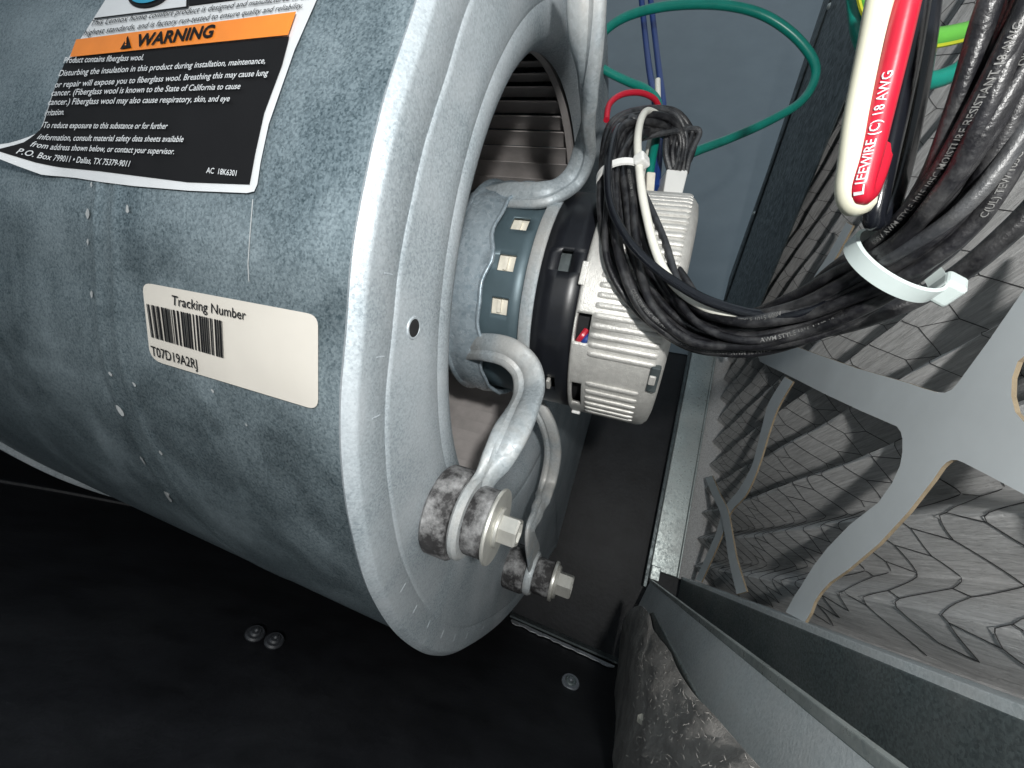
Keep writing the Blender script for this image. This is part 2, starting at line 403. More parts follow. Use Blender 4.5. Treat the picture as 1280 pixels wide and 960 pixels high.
def text_px(mb,s,p0,p1,h,lean=(0,-1),off=.004,bold=0.,shear=0.,lift=None):
    """letters laid on the drum, baseline from p0 to p1, cap height h px"""
    v,f=text_geo(s,bold); x0,x1=v[:,0].min(),v[:,0].max(); p0=np.array(p0,float); p1=np.array(p1,float); ln=np.array(lean,float)
    out=[]
    for x,y,_ in v:
        yy=y/.70; q=p0+(p1-p0)*((x-x0)/(x1-x0))+ln*h*yy+nz(p1-p0)*shear*h*yy
        out.append(hit(q[0],q[1],off+(lift(q) if lift else 0)))
    mb.add(out,f)
def quad_px(mb,P,off,nx=2,ny=2,lift=None):
    P=[np.array(p,float) for p in P]; v=[];f=[]
    for j in range(ny+1):
        for i in range(nx+1):
            a,b=i/nx,j/ny; q=(P[0]*(1-a)+P[1]*a)*(1-b)+(P[3]*(1-a)+P[2]*a)*b
            v.append(hit(q[0],q[1],off+(lift(q) if lift else 0)))
    for j in range(ny):
        for i in range(nx): k=j*(nx+1)+i; f.append((k,k+1,k+nx+2,k+nx+1))
    mb.add(v,f)
# ---- tracking sticker
tl,tr,br,bl_=(182,353),(401,394),(401,512),(192,449)
ts=thing('tracking_sticker','cream tracking number sticker with barcode on the drum','sticker',HF,hit(290,430,0))
out=densify(rounded([tl,tr,br,bl_],[12,14,14,16]),8)
so=build('paper',*decal(out,.0035),M['paper'],ts)
mb=MB(); text_px(mb,'Tracking Number',(222,381),(314,400),12,(0.02,-1),.0062,bold=.006)
text_px(mb,'T07D19A2RJ',(197,443),(254,460),12,(-.12,-1),.0062,bold=.006)
build('lettering',mb.v,mb.f,M['ink'],ts,smooth=False,kind='stuff')
mb=MB(); x=0.; random.seed(3)
while x<1:
    wd=random.choice([.009,.009,.018,.027]); 
    a=min(1,x+wd)
    def pb(t,top): return (np.array((190,380))*(1-t)+np.array((284,401))*t) if top else (np.array((196,421))*(1-t)+np.array((286,447))*t)
    quad_px(mb,[pb(x,1),pb(a,1),pb(a,0),pb(x,0)],.0058,1,6); x=a+random.choice([.009,.009,.016,.024])
build('barcode',mb.v,mb.f,M['ink'],ts,smooth=False,kind='stuff')
# ---- warning sticker
def lift(q):
    d=math.hypot(q[0]-20,q[1]-206); return .035*max(0,1-d/62)**1.6
ws=thing('warning_sticker','black and white warning sticker with orange band, lower left corner peeling','sticker',HF,hit(240,100,0))
wo=[(22,203),(38,190),(54,170),(61,146),(70,118),(83,86),(97,62),(113,38),(137,0),(165,-45),(420,-45),(400,0),(371,66),(339,158),(329,205),(325,232),(321,241),(312,243),(240,240),(170,234),(130,229),(100,224),(80,222),(62,222),(45,216),(28,209)]
wi=[(34,203),(49,186),(60,160),(73,118),(86,84),(94,76),(366,51),(357,86),(335,145),(324,195),(317,233),(240,230),(130,216),(60,209)]
build('paper',*decal(densify(wo,7),.003,30,lift),M['paperw'],ws)
build('black_field',*decal(densify(wi,7),.0046,30,lift),M['ink'],ws)
mb=MB(); quad_px(mb,[(103,55),(376,22),(366,51),(95,77)],.0062,24,3,lift); build('orange_band',mb.v,mb.f,M['orange'],ws)
mb=MB(); quad_px(mb,[(245,-45),(412,-45),(398,-8),(241,12)],.0048,14,4,lift); build('black_heading',mb.v,mb.f,M['ink'],ws)
mb=MB(); quad_px(mb,[(124,27),(240,13),(239.5,15.5),(123,29)],.0048,10,1,lift); quad_px(mb,[(240,-45),(243,-45),(241,15),(238,15)],.005,1,6,lift); build('box_rule',mb.v,mb.f,M['ink'],ws)
ov=[(192+27*math.cos(a),-4+18*math.sin(a)-5*math.cos(a)) for a in np.linspace(0,2*math.pi,28,endpoint=False)]
ov2=[(191+22*math.cos(a),-3+13*math.sin(a)-4*math.cos(a)) for a in np.linspace(0,2*math.pi,28,endpoint=False)]
build('emblem_ring',*decal(ov,.005,3),M['ink'],ws); build('emblem',*decal(ov2,.0062,3),M['printblue'],ws)
mb=MB()
text_px(mb,'This Lennox home comfort product is designed and manufactured to the',(118,37),(391,4),7,(.3,-1),.005,.004,.25)
text_px(mb,'highest standards, and is factory run-tested to ensure quality and reliability.',(110,49),(382,16),7,(.3,-1),.005,.004,.25)
build('lettering',mb.v,mb.f,M['ink'],ws,smooth=False,kind='stuff')
mb=MB(); text_px(mb,'WARNING',(177,66),(273,54),15,(.2,-1),.0076,.030,.15)
tri=[(159,69),(173,67),(169,52)]; tri_i=[(163.5,66),(169.5,65.2),(167.8,57)]
tv,tf=decal(densify(tri,4),.0076,2); mb.add(tv,tf)
build('heading',mb.v,mb.f,M['ink'],ws,smooth=False,kind='stuff')
mb=MB(); quad_px(mb,[(166.3,56.5),(168.2,56.3),(168,62.5),(166.5,62.7)],.0085,1,1); quad_px(mb,[(166.3,63.8),(168,63.6),(167.8,65.2),(166.2,65.4)],.0085,1,1); build('exclamation_mark',mb.v,mb.f,M['orange'],ws)
rows=[('Product contains fiberglass wool.',(89,86),(188,83)),
('Disturbing the insulation in this product during installation, maintenance,',(83,102),(339,88)),
('or repair will expose you to fiberglass wool. Breathing this may cause lung',(78,116),(342,103)),
('cancer. (Fiberglass wool is known to the State of California to cause',(74,126),(308,119)),
('cancer.) Fiberglass wool may also cause respiratory, skin, and eye',(70,137),(295,134)),
('irritation.',(66,150),(90,149)),
('To reduce exposure to this substance or for further',(64,165),(218,167)),
('information, consult material safety data sheets available',(61,180),(238,183)),
('from address shown below, or contact your supervisor.',(57,191),(227,198)),
('P.O. Box 799011 • Dallas, TX 75379-9011',(49,203),(171,213))]
mb=MB()
for s,a,b in rows: text_px(mb,s,a,b,7.4,(.24,-1),.0078,.006,.12,lift)
text_px(mb,'AC  18K6301',(265,220),(302,224),7,(.2,-1),.0062,.006,0)
build('white_lettering',mb.v,mb.f,M['paperw'],ws,smooth=False,kind='stuff')
# ---- drips and scuffs stuck on the drum
drips=[(113,268,5,11),(162,262,4,9),(113,303,3,7),(118,368,4,8),(141,467,3,5),(153,512,5,12),(181,574,4,9),(212,619,6,12),(170,480,3,5),(203,565,3,5),(268,488,3,4),(310,530,2,3),(118,232,3,6)]
for x,y,rx,ry in drips:
    P=[(x+rx*.5*math.cos(a)*(1+.2*rng.randn())+.35*ry*math.sin(a)*(1 if y>400 else .05),y+ry*.6*math.sin(a)) for a in np.linspace(0,2*math.pi,12,endpoint=False)]
    build('drip_stain',*decal(P,.0022,2),M['stain'],housing)
mb=MB(); P=[(318,250),(316,275),(314,300),(312,330),(313,352)]
for i in range(len(P)-1): 
    (x0,y0),(x1,y1)=P[i],P[i+1]; quad_px(mb,[(x0-.6,y0),(x0+.6,y0),(x1+.6,y1),(x1-.6,y1)],.0018,1,3)
build('scratch',mb.v,mb.f,M['stain'],housing)
# ================================================================ blower wheel seen inside the inlet
wheel=thing('squirrel_cage_fan','brown grey squirrel cage fan wheel inside the round inlet','fan wheel',HF,L(0,0,-.4))
NB=58; bm0=None
for k in range(NB):
    a=2*math.pi*k/NB; v=[];f=[]
    prof=[(.514,0),(.511,-.034),(.505,-.068),(.499,-.102),(.492,-.134)]
    for s in(-.075,-.86):
        for th in(0,.004):
            for R,da in prof: v.append(L((R+th)*math.cos(a+da),(R+th)*math.sin(a+da),s))
    n=len(prof)
    for i in range(n-1):
        f+= [(i,i+1,2*n+i+1,2*n+i),(n+i,n+i+1,3*n+i+1,3*n+i),(i,i+1,n+i+1,n+i),(2*n+i,2*n+i+1,3*n+i+1,3*n+i)]
    f+=[(0,n,3*n,2*n),(n-1,2*n-1,4*n-1,3*n-1)]
    build('blade',v,f,M['blade'],wheel)
for s in(-.078,-.86): build('rim',*lathe(0,0,[(.552,s-.012),(.552,s+.010),(.525,s+.012),(.486,s+.004),(.486,s-.012),(.552,s-.012)],96),M['blade'],wheel)
build('hub_disc',*lathe(0,0,[(.50,-.48),(.3,-.48),(.12,-.46),(.06,-.40),(.03,-.40)],48,(False,True)),M['blade'],wheel)
# ================================================================ motor
motor=thing('blower_motor','blower motor with black shell and finned cast aluminium end cap','motor',HF,L(0,0,.1))
def cyl_hit(px,py,R):
    r=ray(px,py); d=np.array([r@U,r@V]); a=d@d; b=2*O_uv@d; c=O_uv@O_uv-R*R; q=b*b-4*a*c
    q=max(q,0)
    t=(-b-math.sqrt(q))/(2*a); p=O_uv+d*t; return math.atan2(p[1],p[0]),O_s+t*(r@A)
def shell(name,prof,holes,m,n=96,th=.006,parent=None):
    """turned shell with real openings: prof [(R,s)], holes [(a0,a1,s0,s1)]"""
    S=[p[1] for p in prof]; R=[p[0] for p in prof]
    sv=sorted(set([round(x,5) for x in S+[h[2] for h in holes]+[h[3] for h in holes]]))
    av=sorted(set([round(x,5) for x in list(np.linspace(-math.pi,math.pi,n+1)[:-1])+[h[0] for h in holes]+[h[1] for h in holes]]))
    v=[];f=[]; m_=len(av)
    for s in sv:
        r=float(np.interp(s,S,R))
        for a in av: v.append(L(r*math.cos(a),r*math.sin(a),s))
    for i in range(len(sv)-1):
        for j in range(m_):
            j2=(j+1)%m_; ac=(av[j]+(av[j2] if j2 else av[j]+.01))/2; s_=(sv[i]+sv[i+1])/2
            if any(h[0]<ac<h[1] and h[2]<s_<h[3] for h in holes): continue
            f.append((i*m_+j,i*m_+j2,(i+1)*m_+j2,(i+1)*m_+j))
    o=build(name,v,f,m,parent or motor); md=o.modifiers.new('s','SOLIDIFY'); md.thickness=th; md.offset=-1; return o
def hole_from(px0,py0,px1,py1,R):           # opening from two opposite corners in the photograph
    a=cyl_hit(px0,py0,R); b=cyl_hit(px1,py1,R); return (min(a[0],b[0]),max(a[0],b[0]),min(a[1],b[1]),max(a[1],b[1]))
R0=.240
hs=[]
for cx,cy in((650,279),(633,328),(624,383)):
    a,s=cyl_hit(cx,cy,R0); hs.append((a-.070,a+.070,s-.018,s+.018))
amid=[h[0]+.070 for h in hs]; stp=amid[0]-amid[1]; sm=np.mean([h[2]+.018 for h in hs])
for k in range(3,14): a=amid[0]+stp*(k-2); hs.append((a-.070,a+.070,sm-.018,sm+.018)) if a<3 else None
shell('slotted_shell',[(R0,-.20),(R0,.004)],hs,M['shell'])
build('stator_insulator',*lathe(0,0,[(.2,-.2),(.229,-.19),(.229,.0)],72,(True,False)),M['cream'],motor)
for (a0,a1,s0,s1) in hs[:8]:                 # the seam of each insulator seen through its slot
    am=(a0+a1)/2; c_=L(.2305*math.cos(am),.2305*math.sin(am),(s0+s1)/2-.003); rad=math.cos(am)*U+math.sin(am)*V
    build('insulator_rib',*box(c_,A,np.cross(A,rad),rad,.0035,.013,.004),M['cream'],motor,smooth=False)
build('clamp_rim',*lathe(0,0,[(.236,.002),(.251,.004),(.254,.010),(.254,.024),(.250,.029),(.238,.030)],96),M['arm'],motor)
RB=.247
h1=hole_from(703,311,711,340,RB); h2=hole_from(682,470,694,486,RB)
shell('black_shell',[(RB,.028),(RB,.116)],[h1,h2],M['blackpaint'])
build('shell_core',*lathe(0,0,[(.225,.02),(.225,.14)],64),M['flash'],motor)
RC=.254
h3=hole_from(721,390,734,430,RC); h4=hole_from(714,477,726,506,RC)
shell('end_cap',[(RC-.002,.112),(RC,.116),(RC,.262),(RC-.004,.274),(RC-.014,.283),(RC-.03,.287),(.04,.289)],[h3,h4],M['alu'],th=.008)
build('cap_core',*lathe(0,0,[(.232,.113),(.232,.2)],64),M['dark'],motor)
def fin(a,s0,s1,R,hh=.0048,wd=.0062):
    v=[];f=[]; rad=math.cos(a)*U+math.sin(a)*V; tg=np.cross(A,rad); sec=[(-1,-.5),(-.8,.6),(-.35,1),(.35,1),(.8,.6),(1,-.5)]
    st=[(s0,.3),(s0+.004,.8),(s0+.009,1),(s1-.009,1),(s1-.004,.8),(s1,.3)]
    for s,k in st:
        c_=C+s*A+rad*R
        for x,y in sec: v.append(c_+tg*x*wd*(k*.4+.6)+rad*(y*hh*k))
    m_=6
    for i in range(len(st)-1):
        for j in range(m_-1): f.append((i*m_+j,i*m_+j+1,(i+1)*m_+j+1,(i+1)*m_+j))
    f.append(tuple(range(m_))); f.append(tuple((len(st)-1)*m_+j for j in range(m_)))
    return v,f
aU=cyl_hit(775,449,RC)[0]; aL0=cyl_hit(770,487,RC)[0]; aL1=cyl_hit(770,521,RC)[0]
k=0; a=aU
while a<2.3:
    build('fin',*fin(a,.146+.0009*max(0,k-8),.270,RC),M['alu'],motor); a+=.072; k+=1
for q in range(6): build('fin',*fin(aL0+(aL1-aL0)*q/5,.150,.252,RC,.0045,.0058),M['alu'],motor)
aa,s_=cyl_hit(822,475,RC); rad=math.cos(aa)*U+math.sin(aa)*V; tg=np.cross(A,rad)
aa2,s2_=cyl_hit(814,470,RC); 
bevel(build('latch',*box(C+.272*A+rad*(RC-.002),A,tg,rad,.009,.028,.007),M['flash'],motor,smooth=False),.003)
bevel(build('latch_tab',*box(C+.270*A+rad*(RC+.004)+tg*.0,A,tg,rad,.006,.010,.004),M['alu'],motor,smooth=False),.002)
aa,s_=cyl_hit(720,513,RC); rad=math.cos(aa)*U+math.sin(aa)*V
bevel(build('terminal',*box(C+.124*A+rad*(RC),A,np.cross(A,rad),rad,.010,.010,.008),M['plastic'],motor,smooth=False),.003,3)
aa,s_=cyl_hit(720,340,RC); rad=math.cos(aa)*U+math.sin(aa)*V
bevel(build('cap_lug',*box(C+.113*A+rad*(RC),A,np.cross(A,rad),rad,.006,.022,.003),M['alu'],motor,smooth=False),.002)
for col,(x0,y0,x1,y1) in(('wred',(721,429,732,414)),('wblue',(726,431,736,420))):
    p=[]; 
    for (x,y,R) in((x0,y0,.24),((x0+x1)/2,(y0+y1)/2,.249),(x1,y1,.24)):
        q=cyl_hit(x,y,.25); p.append(L(R*math.cos(q[0]),R*math.sin(q[0]),q[1]))
    build('lead_wire',*tube(spline(p,5),.006,8),M[col],motor)
# clip tab standing out of the black shell slot
q=cyl_hit(686,478,RB); rad=math.cos(q[0])*U+math.sin(q[0])*V
bevel(build('clip_tab',*box(C+q[1]*A+rad*(RB+.002),A,np.cross(A,rad),rad,.004,.014,.006),M['alu'],motor,smooth=False),.002)
# connector block on top of the cap
con_t=thing('plug_connector','white plug connector seated on top of the finned motor cap','connector',HF,at(830,235,.86))
dC=.885
def pxbox(name,P,d,thk,m,parent,bev=.003):
    v,f=prism([at(x,y,d) for x,y in P],V3(0,1,0),thk); return bevel(build(name,v,f,m,parent,smooth=False),bev)
pxbox('plug',[(834,211),(861,212),(853,244),(829,243)],dC,.05,M['plastic'],con_t)
pxbox('base_strip',[(806,239),(861,243),(861,248),(806,245)],dC-.004,.07,M['cream'],con_t)
pxbox('small_plug',[(809,214),(820,215),(818,240),(808,239)],dC,.035,M['cream'],con_t)
# ================================================================ motor mount: band, arms, grommets, bolts
mount=thing('motor_mount','galvanised motor mount with belly band and bent arms bolted on the plate','motor mount',HF,L(0,0,0))
v=[];f=[]; n=120; svs=[0,.1,.3,.5,.7,.9,1]
for k in range(n):
    a=2*math.pi*k/n; e1=-.072+.006*math.sin(a*9+1)+.004*math.sin(a*17); rb=.0
    for c_ in (.12,.62,-.3,-.75): rb+=.0045*math.exp(-((((a-c_+math.pi)%(2*math.pi))-math.pi)/.02)**2)
    for q in svs:
        R=.250+rb+(.007 if q in(0,1) else 0)+.004*math.exp(-((q-.5)/.15)**2); s=-.165+(e1+.165)*q; v.append(L(R*math.cos(a),R*math.sin(a),s))
m_=len(svs)
for k in range(n):
    for q in range(m_-1): k2=(k+1)%n; f.append((k*m_+q,k*m_+q+1,k2*m_+q+1,k2*m_+q))
o=build('band',v,f,M['strap'],mount); md=o.modifiers.new('s','SOLIDIFY'); md.thickness=.006; md.offset=1
def armsec(n=44):                            # folded strap: two rounded lobes with a valley between them
    P=[]
    for k in range(n):
        a=2*math.pi*k/n; x=math.cos(a); y=math.sin(a)
        X=math.copysign(abs(x)**.75,x); Y=math.copysign(abs(y)**.65,y)
        valley=1-.62*math.exp(-((X-.30)/.09)**2)
        P.append((X*.026,Y*.0125*valley))
    return P
def arm(pts,name='arm'):
    """pts: (point, width scale, thickness scale, reference axis)"""
    P=spline([p[0] for p in pts],10)
    S=spline([V3(p[1],p[2],0) for p in pts],10)[:,:2]; Rf=spline([p[3] for p in pts],10)
    v,f=sweep(P,armsec(),[tuple(s) for s in S],Rf); return build(name,v,f,M['arm'],mount)
G1=uv(pl(552,634,0)); G2=uv(pl(636,705,0))
UA=nz(U-.1*A)
arm([(pl(606,246,-.15),.8,.5,UA),(pl(634,244,-.09),1,.8,UA),(pl(682,243,-.005),1,1,UA),(pl(716,224,.035),1,1,UA),(pl(733,180,.06),1,1,UA),(pl(735,120,.075),1.05,1,UA),(pl(733,60,.08),1,1,UA),(pl(733,0,.08),1,1,UA),(pl(734,-70,.075),1,1,UA)])
arm([(pl(584,436,-.12),.95,.8,UA),(pl(606,434,-.06),1.1,.9,UA),(pl(636,441,.0),1.15,1,UA),(pl(657,461,.04),1.2,1,UA),(pl(661,489,.06),1.2,1,UA),(pl(650,518,.07),1.2,1,UA),(pl(636,546,.071),1.15,.95,nz(U+.1*A)),(pl(622,573,.066),1.0,.8,nz(U+.35*A)),(pl(607,598,.057),.9,.55,nz(.6*U+A)),(L(*G1,.049)+.03*V,1.6,.32,A),(L(*G1,.049),2.2,.32,A)])
arm([(pl(640,478,-.08),.8,.8,UA),(pl(664,498,-.02),.9,.9,UA),(pl(684,530,.035),.95,1,UA),(pl(691,566,.055),1,1,UA),(pl(684,606,.055),1,.95,UA),(pl(671,640,.07),.9,.8,nz(U+.5*A)),(pl(662,668,.074),1.1,.5,A),(L(*G2,.0735)+.035*V,1.8,.35,A),(L(*G2,.0735),2.0,.35,A)])
def grommet(px,py,s_off,R1,R2,scale=1.):
    u_,v_=uv(pl(px,py,0)); k=scale
    build('rubber_grommet',*lathe(u_,v_,[(R1*.95,0),(R1,.004*k),(R1,.036*k),(R1*.95,.041*k),(.01,.041*k)],40,(False,True)),M['rubber'],mount)
    build('arm_eye',*lathe(u_,v_,[(R2*.5,.041*k),(R2*1.06,.042*k),(R2*1.12,.046*k),(R2*1.12,.052*k),(R2*1.04,.057*k),(.01,.057*k)],40,(False,True)),M['arm'],mount)
    build('rubber_grommet',*lathe(u_,v_,[(R2*.86,.057*k),(R2*.9,.061*k),(R2*.9,.088*k),(R2*.84,.092*k),(.01,.092*k)],40,(False,True)),M['rubber'],mount)
    build('washer',*lathe(u_,v_,[(.01,.092*k),(R2*.98,.092*k),(R2*1.0,.0945*k),(R2*.98,.0975*k),(.01,.0975*k)],40),M['zinc'],mount)
    bo=build('bolt_flange',*lathe(u_,v_,[(.03*k,.0975*k),(.031*k,.100*k),(.029*k,.1035*k),(.001,.1035*k)],32,(False,True)),M['zinc'],mount)
    v,f=lathe(u_,v_,[(.0225*k,.1035*k),(.0225*k,.128*k),(.0205*k,.131*k),(.016*k,.131*k),(.014*k,.127*k),(.001,.127*k)],6,(False,True),a0=.3,a1=.3+2*math.pi)
    build('bolt_head',v,f,M['zinc'],mount,smooth=False)
grommet(552,634,0,.070,.058,1.0)
grommet(636,705,0,.066,.056,1.5)
# ================================================================ filter cabinet: post, rails, filter, card frame
fr=thing('cabinet_post','bright galvanised corner post between black wall and filter','post',CF,cab(.25,2.12,0))
def cbox(name,a0,a1,d0,d1,e0,e1,m,parent,bev=.006):
    c_=cab((a0+a1)/2,(d0+d1)/2,(e0+e1)/2)
    return bevel(build(name,*box(c_,A,D,E,K*(a1-a0)/2,K*(d1-d0)/2,K*(e1-e0)/2),m,parent,smooth=False),bev)
cbox('face',.232,.350,2.10,2.115,-.02,1.16,M['post'],fr)
cbox('return',.350,.358,2.10,2.19,-.02,1.16,M['post'],fr,.003)
cbox('edge',.215,.2315,2.09,2.11,-.10,1.16,M['flash'],fr,.003)
cbox('foot',.232,.272,2.05,2.098,-.06,.0,M['post'],fr,.004)
# dark slanted flashing above the harness
fl=thing('dark_flashing','dark leaning metal flashing between grey wall and filter','flashing',CF,con(980,200,.33))
def wpoly(P,d,th,name,m,parent,**k):
    v,f=prism([con(x,y,d) for x,y in P],A,th); return bevel(build(name,v,f,m,parent,smooth=False),.004)
wpoly([(1042,-20),(1112,-20),(968,332),(925,440),(888,440),(912,345)],.33,.01,'panel',M['flash'],fl)
wpoly([(1036,-20),(1044,-20),(914,345),(890,440),(884,440)],.326,.006,'fold',M['flash'],fl)
wpoly([(1104,-20),(1114,-20),(969,334),(926,440),(918,440)],.326,.006,'fold',M['flash'],fl)
for x,y in((943,267),(1037,8)):
    c_=con(x,y,.322); v=[];f=[]; 
    build('rivet',*[*map(list,[[c_+.010*K*(math.cos(a)*D+math.sin(a)*E)*k-A*(.006*h) for k,h in((1,0),(.8,1),(.4,1.6)) for a in np.linspace(0,2*math.pi,12,endpoint=False)],[(r*12+i,r*12+(i+1)%12,(r+1)*12+(i+1)%12,(r+1)*12+i) for r in range(2) for i in range(12)]+[tuple(24+i for i in range(12))]])],M['post'],fl)
# filter
AR=.412; AV=.492; SP=.120; E00=.053
flt=thing('pleated_filter','grey pleated air filter with wire mesh behind the card frame','air filter',CF,cab(.45,1.2,0))
d0,d1=-.35,2.16; ND=56
def pe(x):                                   # wavy pleat profile: a between ridge and valley
    t=(x-E00)/SP; t=t-math.floor(t); tri=abs(t-.5)*2      # 1 on ridge
    r=tri; sm_=r*r*(3-2*r)*.35+r*.65
    return AV-(AV-AR)*sm_
from mathutils import noise as mn
def surf(d,e):
    wob=.020*mn.noise(Vector((d*1.3,e*2.1,3)))+.004*mn.noise(Vector((d*6,e*9,1)))
    return cab(pe(e+wob)+.006*mn.noise(Vector((d*3,e*5,7)))+.0025*mn.noise(Vector((d*12,e*40,5))),d,e)
dmax=lambda e: float(np.interp(e,[1.1,1.4,1.7,2.2],[d1,1.8,1.4,1.1]))
npl=0; k=-1
while E00+k*SP<3.6:
    eA=E00+(k-.5)*SP; v=[];f=[]; NE=14 if k<12 else 6; nd=ND if k<12 else 20
    for i in range(nd+1):
        d=d0+(d1-d0)*i/nd
        for j in range(NE+1): e=eA+SP*j/NE; v.append(surf(d0+(dmax(e)-d0)*i/nd,e))
    for i in range(nd):
        for j in range(NE): q=i*(NE+1)+j; f.append((q,q+1,q+NE+2,q+NE+1))
    build('pleat',v,f,M['filter'],flt); k+=1
# wire mesh: stretched diamonds that follow the pleats
mb=MB(); CW=.12; CH=.15
def mpath(fn,d_a,d_b,n=60):
    P=[]
    for i in range(n+1):
        d=d_a+(d_b-d_a)*i/n; e=fn(d)
        if e<-.02 or e>3.3 or d>float(np.interp(e,[1.1,1.4,1.7,2.2],[d1,1.8,1.4,1.1])): 
            if len(P)>3: mb.add(*sweep(np.array(P),circ(4,.0010),None,None,False))
            P=[]; continue
        P.append(surf(d,e)-A*.0015)
    if len(P)>3: mb.add(*sweep(np.array(P),circ(4,.0010),None,None,False))
HS=.047
def hexedge(p,q):
    P=[]
    for t in np.linspace(0,1,7):
        d=p[0]+(q[0]-p[0])*t; e=p[1]+(q[1]-p[1])*t
        if e<-.01 or e>3.0 or d<d0+.01 or d>dmax(e)-.01: return
        P.append(surf(d,e)-A*.0022)
    mb.add(*sweep(np.array(P),circ(4,.00075),None,None,False))
def jit(x,y): return (x*1.12+.012*mn.noise(Vector((x*5,y*5,1))), y*.86+.25*x+.012*mn.noise(Vector((x*5,y*5,9))))
for i_ in range(-10,40):
    for j_ in range(-16,44):
        cx=i_*HS*1.5; cy=(j_+.5*(i_%2))*HS*math.sqrt(3)
        vs=[jit(cx+HS*math.cos(math.pi/3*k),cy+HS*math.sin(math.pi/3*k)) for k in range(4)]
        for k in range(3): hexedge(vs[k],vs[k+1])
v,f=prism([cab(.35,2.14,-.02),cab(.52,2.14,-.02),cab(.52,2.14,1.4),cab(.35,2.14,1.4)],D,.02); build('end_frame',v,f,M['filter'],flt,smooth=False)
build('wire_mesh',mb.v,mb.f,M['mesh'],flt,kind='stuff')
# card frame
def card(P,a,name,th=.006,m='card'):
    out=rounded(P,0.01) if False else P
    v,f=prism([con(x,y,a) for x,y in out],A,th); return build(name,v,f,[M['card'],M['cardedge']],cf,smooth=False)
def setedge(o):
    for p in o.data.polygons[2:]: p.material_index=1
cf=thing('card_frame','pale grey die cut card cross bracing the pleated filter','card frame',CF,con(1190,520,.395))
hubP=[(930,408),(1005,437),(1070,460),(1136,479),(1156,486),(1170,490),(1181,491),(1190,487),(1197,479),(1235,427),(1280,362),(1330,290),(1480,380),(1480,440),(1330,452),(1284,442),(1272,452),(1265,472),(1264,495),(1269,515),(1282,530),(1330,548),(1480,700),(1390,672),(1280,618),(1235,594),(1204,578),(1196,575),(1189,575),(1183,578),(1177,584),(1166,600),(1135,640),(1098,680),(1060,712),(1037,728),(1026,740),(1018,752),(1013,766),(1006,778),(982,765),(987,756),(993,745),(1001,733),(1017,707),(1035,684),(1062,656),(1098,628),(1115,604),(1125,582),(1128,565),(1128,549),(1126,540),(1121,533),(1077,514),(1030,492),(991,472),(950,452)]
o=card(hubP,.395,'cross'); setedge(o)
def ribbon(P,wpx,a,name):
    P=spline([V3(x,y,0) for x,y in P],6)[:,:2]; T=np.gradient(P,axis=0); T/=np.linalg.norm(T,axis=1)[:,None]; N_=np.stack([-T[:,1],T[:,0]],1)
    W=np.interp(np.linspace(0,1,len(P)),np.linspace(0,1,len(wpx)),wpx)[:,None]/2
    o=card([tuple(p) for p in P+N_*W]+[tuple(p) for p in (P-N_*W)[::-1]],a,name); setedge(o)
ribbon([(986,474),(967,506),(956,540),(944,582),(928,615),(909,638),(897,672),(873,726)],[12,13,10,8,11,10,8,8],.392,'strip')
ribbon([(886,596),(895,618),(905,640),(911,670),(916,700),(927,741)],[9,9,10,9,10,13],.388,'strip')
ribbon([(1062,280),(1040,320),(1020,352),(1000,395),(985,440)],[9,10,10,9,9],.396,'strip')
# bottom rails
rl=thing('filter_rail','dark metal channel rail along the foot of the filter','rail',CF,cab(.4,1,-.01))
def cplate(name,pts,m,parent,th_dir,th,bev=.003):
    v,f=prism(pts,th_dir,th); return bevel(build(name,v,f,m,parent,smooth=False),bev)
cplate('top_flange',[cab(.372,-.1,-.014),cab(.372,2.10,-.008),cab(.425,2.10,-.006),cab(.425,-.1,-.010)],M['sheet'],rl,-E,.008)
cplate('lip',[cab(.372,-.1,-.014),cab(.372,2.10,-.008),cab(.372,2.10,-.020),cab(.372,-.1,-.028)],M['sheet'],rl,-A,.004)
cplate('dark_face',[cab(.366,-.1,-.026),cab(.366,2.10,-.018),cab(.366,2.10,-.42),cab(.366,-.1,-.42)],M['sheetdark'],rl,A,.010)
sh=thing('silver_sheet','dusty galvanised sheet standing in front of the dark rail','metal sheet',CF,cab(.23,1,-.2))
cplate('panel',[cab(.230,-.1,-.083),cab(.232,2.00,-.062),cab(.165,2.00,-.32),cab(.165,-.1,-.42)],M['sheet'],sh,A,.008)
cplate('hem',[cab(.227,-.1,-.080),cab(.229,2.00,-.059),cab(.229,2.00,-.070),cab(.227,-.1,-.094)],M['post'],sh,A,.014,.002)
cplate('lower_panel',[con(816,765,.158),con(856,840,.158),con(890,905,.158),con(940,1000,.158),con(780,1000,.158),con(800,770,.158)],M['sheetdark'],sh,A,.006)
# insulation batt
ins=thing('insulation_batt','torn fluffy grey brown insulation lying against the galvanised sheet','insulation',CF,con(840,900,.19))
ol=[(786,764),(800,757),(812,768),(818,790),(836,812),(848,838),(868,868),(892,893),(924,930),(975,990),(1010,1060),(735,1060),(752,985),(762,925),(766,880),(772,835),(776,795),(780,775)]
olp=np.array([tuple(p) for p in spline([V3(x,y,0) for x,y in ol],5,True)[:,:2]]); cen=np.array([830.,960.])
v=[];f=[]; NR=22; n=len(olp)
def insp(q,k):
    h=.05*(1-(k)**3)*K; p=con(q[0],q[1],.148); nn=mn.noise(Vector((q[0]*.02,q[1]*.012,2)))*.014+mn.noise(Vector((q[0]*.07,q[1]*.05,5)))*.006+mn.noise(Vector((q[0]*.2,q[1]*.12,9)))*.003
    return p-A*(h*.55+nn*(1 if k<.98 else .2)), 
for r in range(NR):
    k=1-r/NR
    for i,p in enumerate(olp):
        e_=1+.02*mn.noise(Vector((i*.35,0,1)))*(k>.9)
        q=cen+(p-cen)*k*e_; v.append(insp(q,k)[0])
v.append(insp(cen,0)[0])
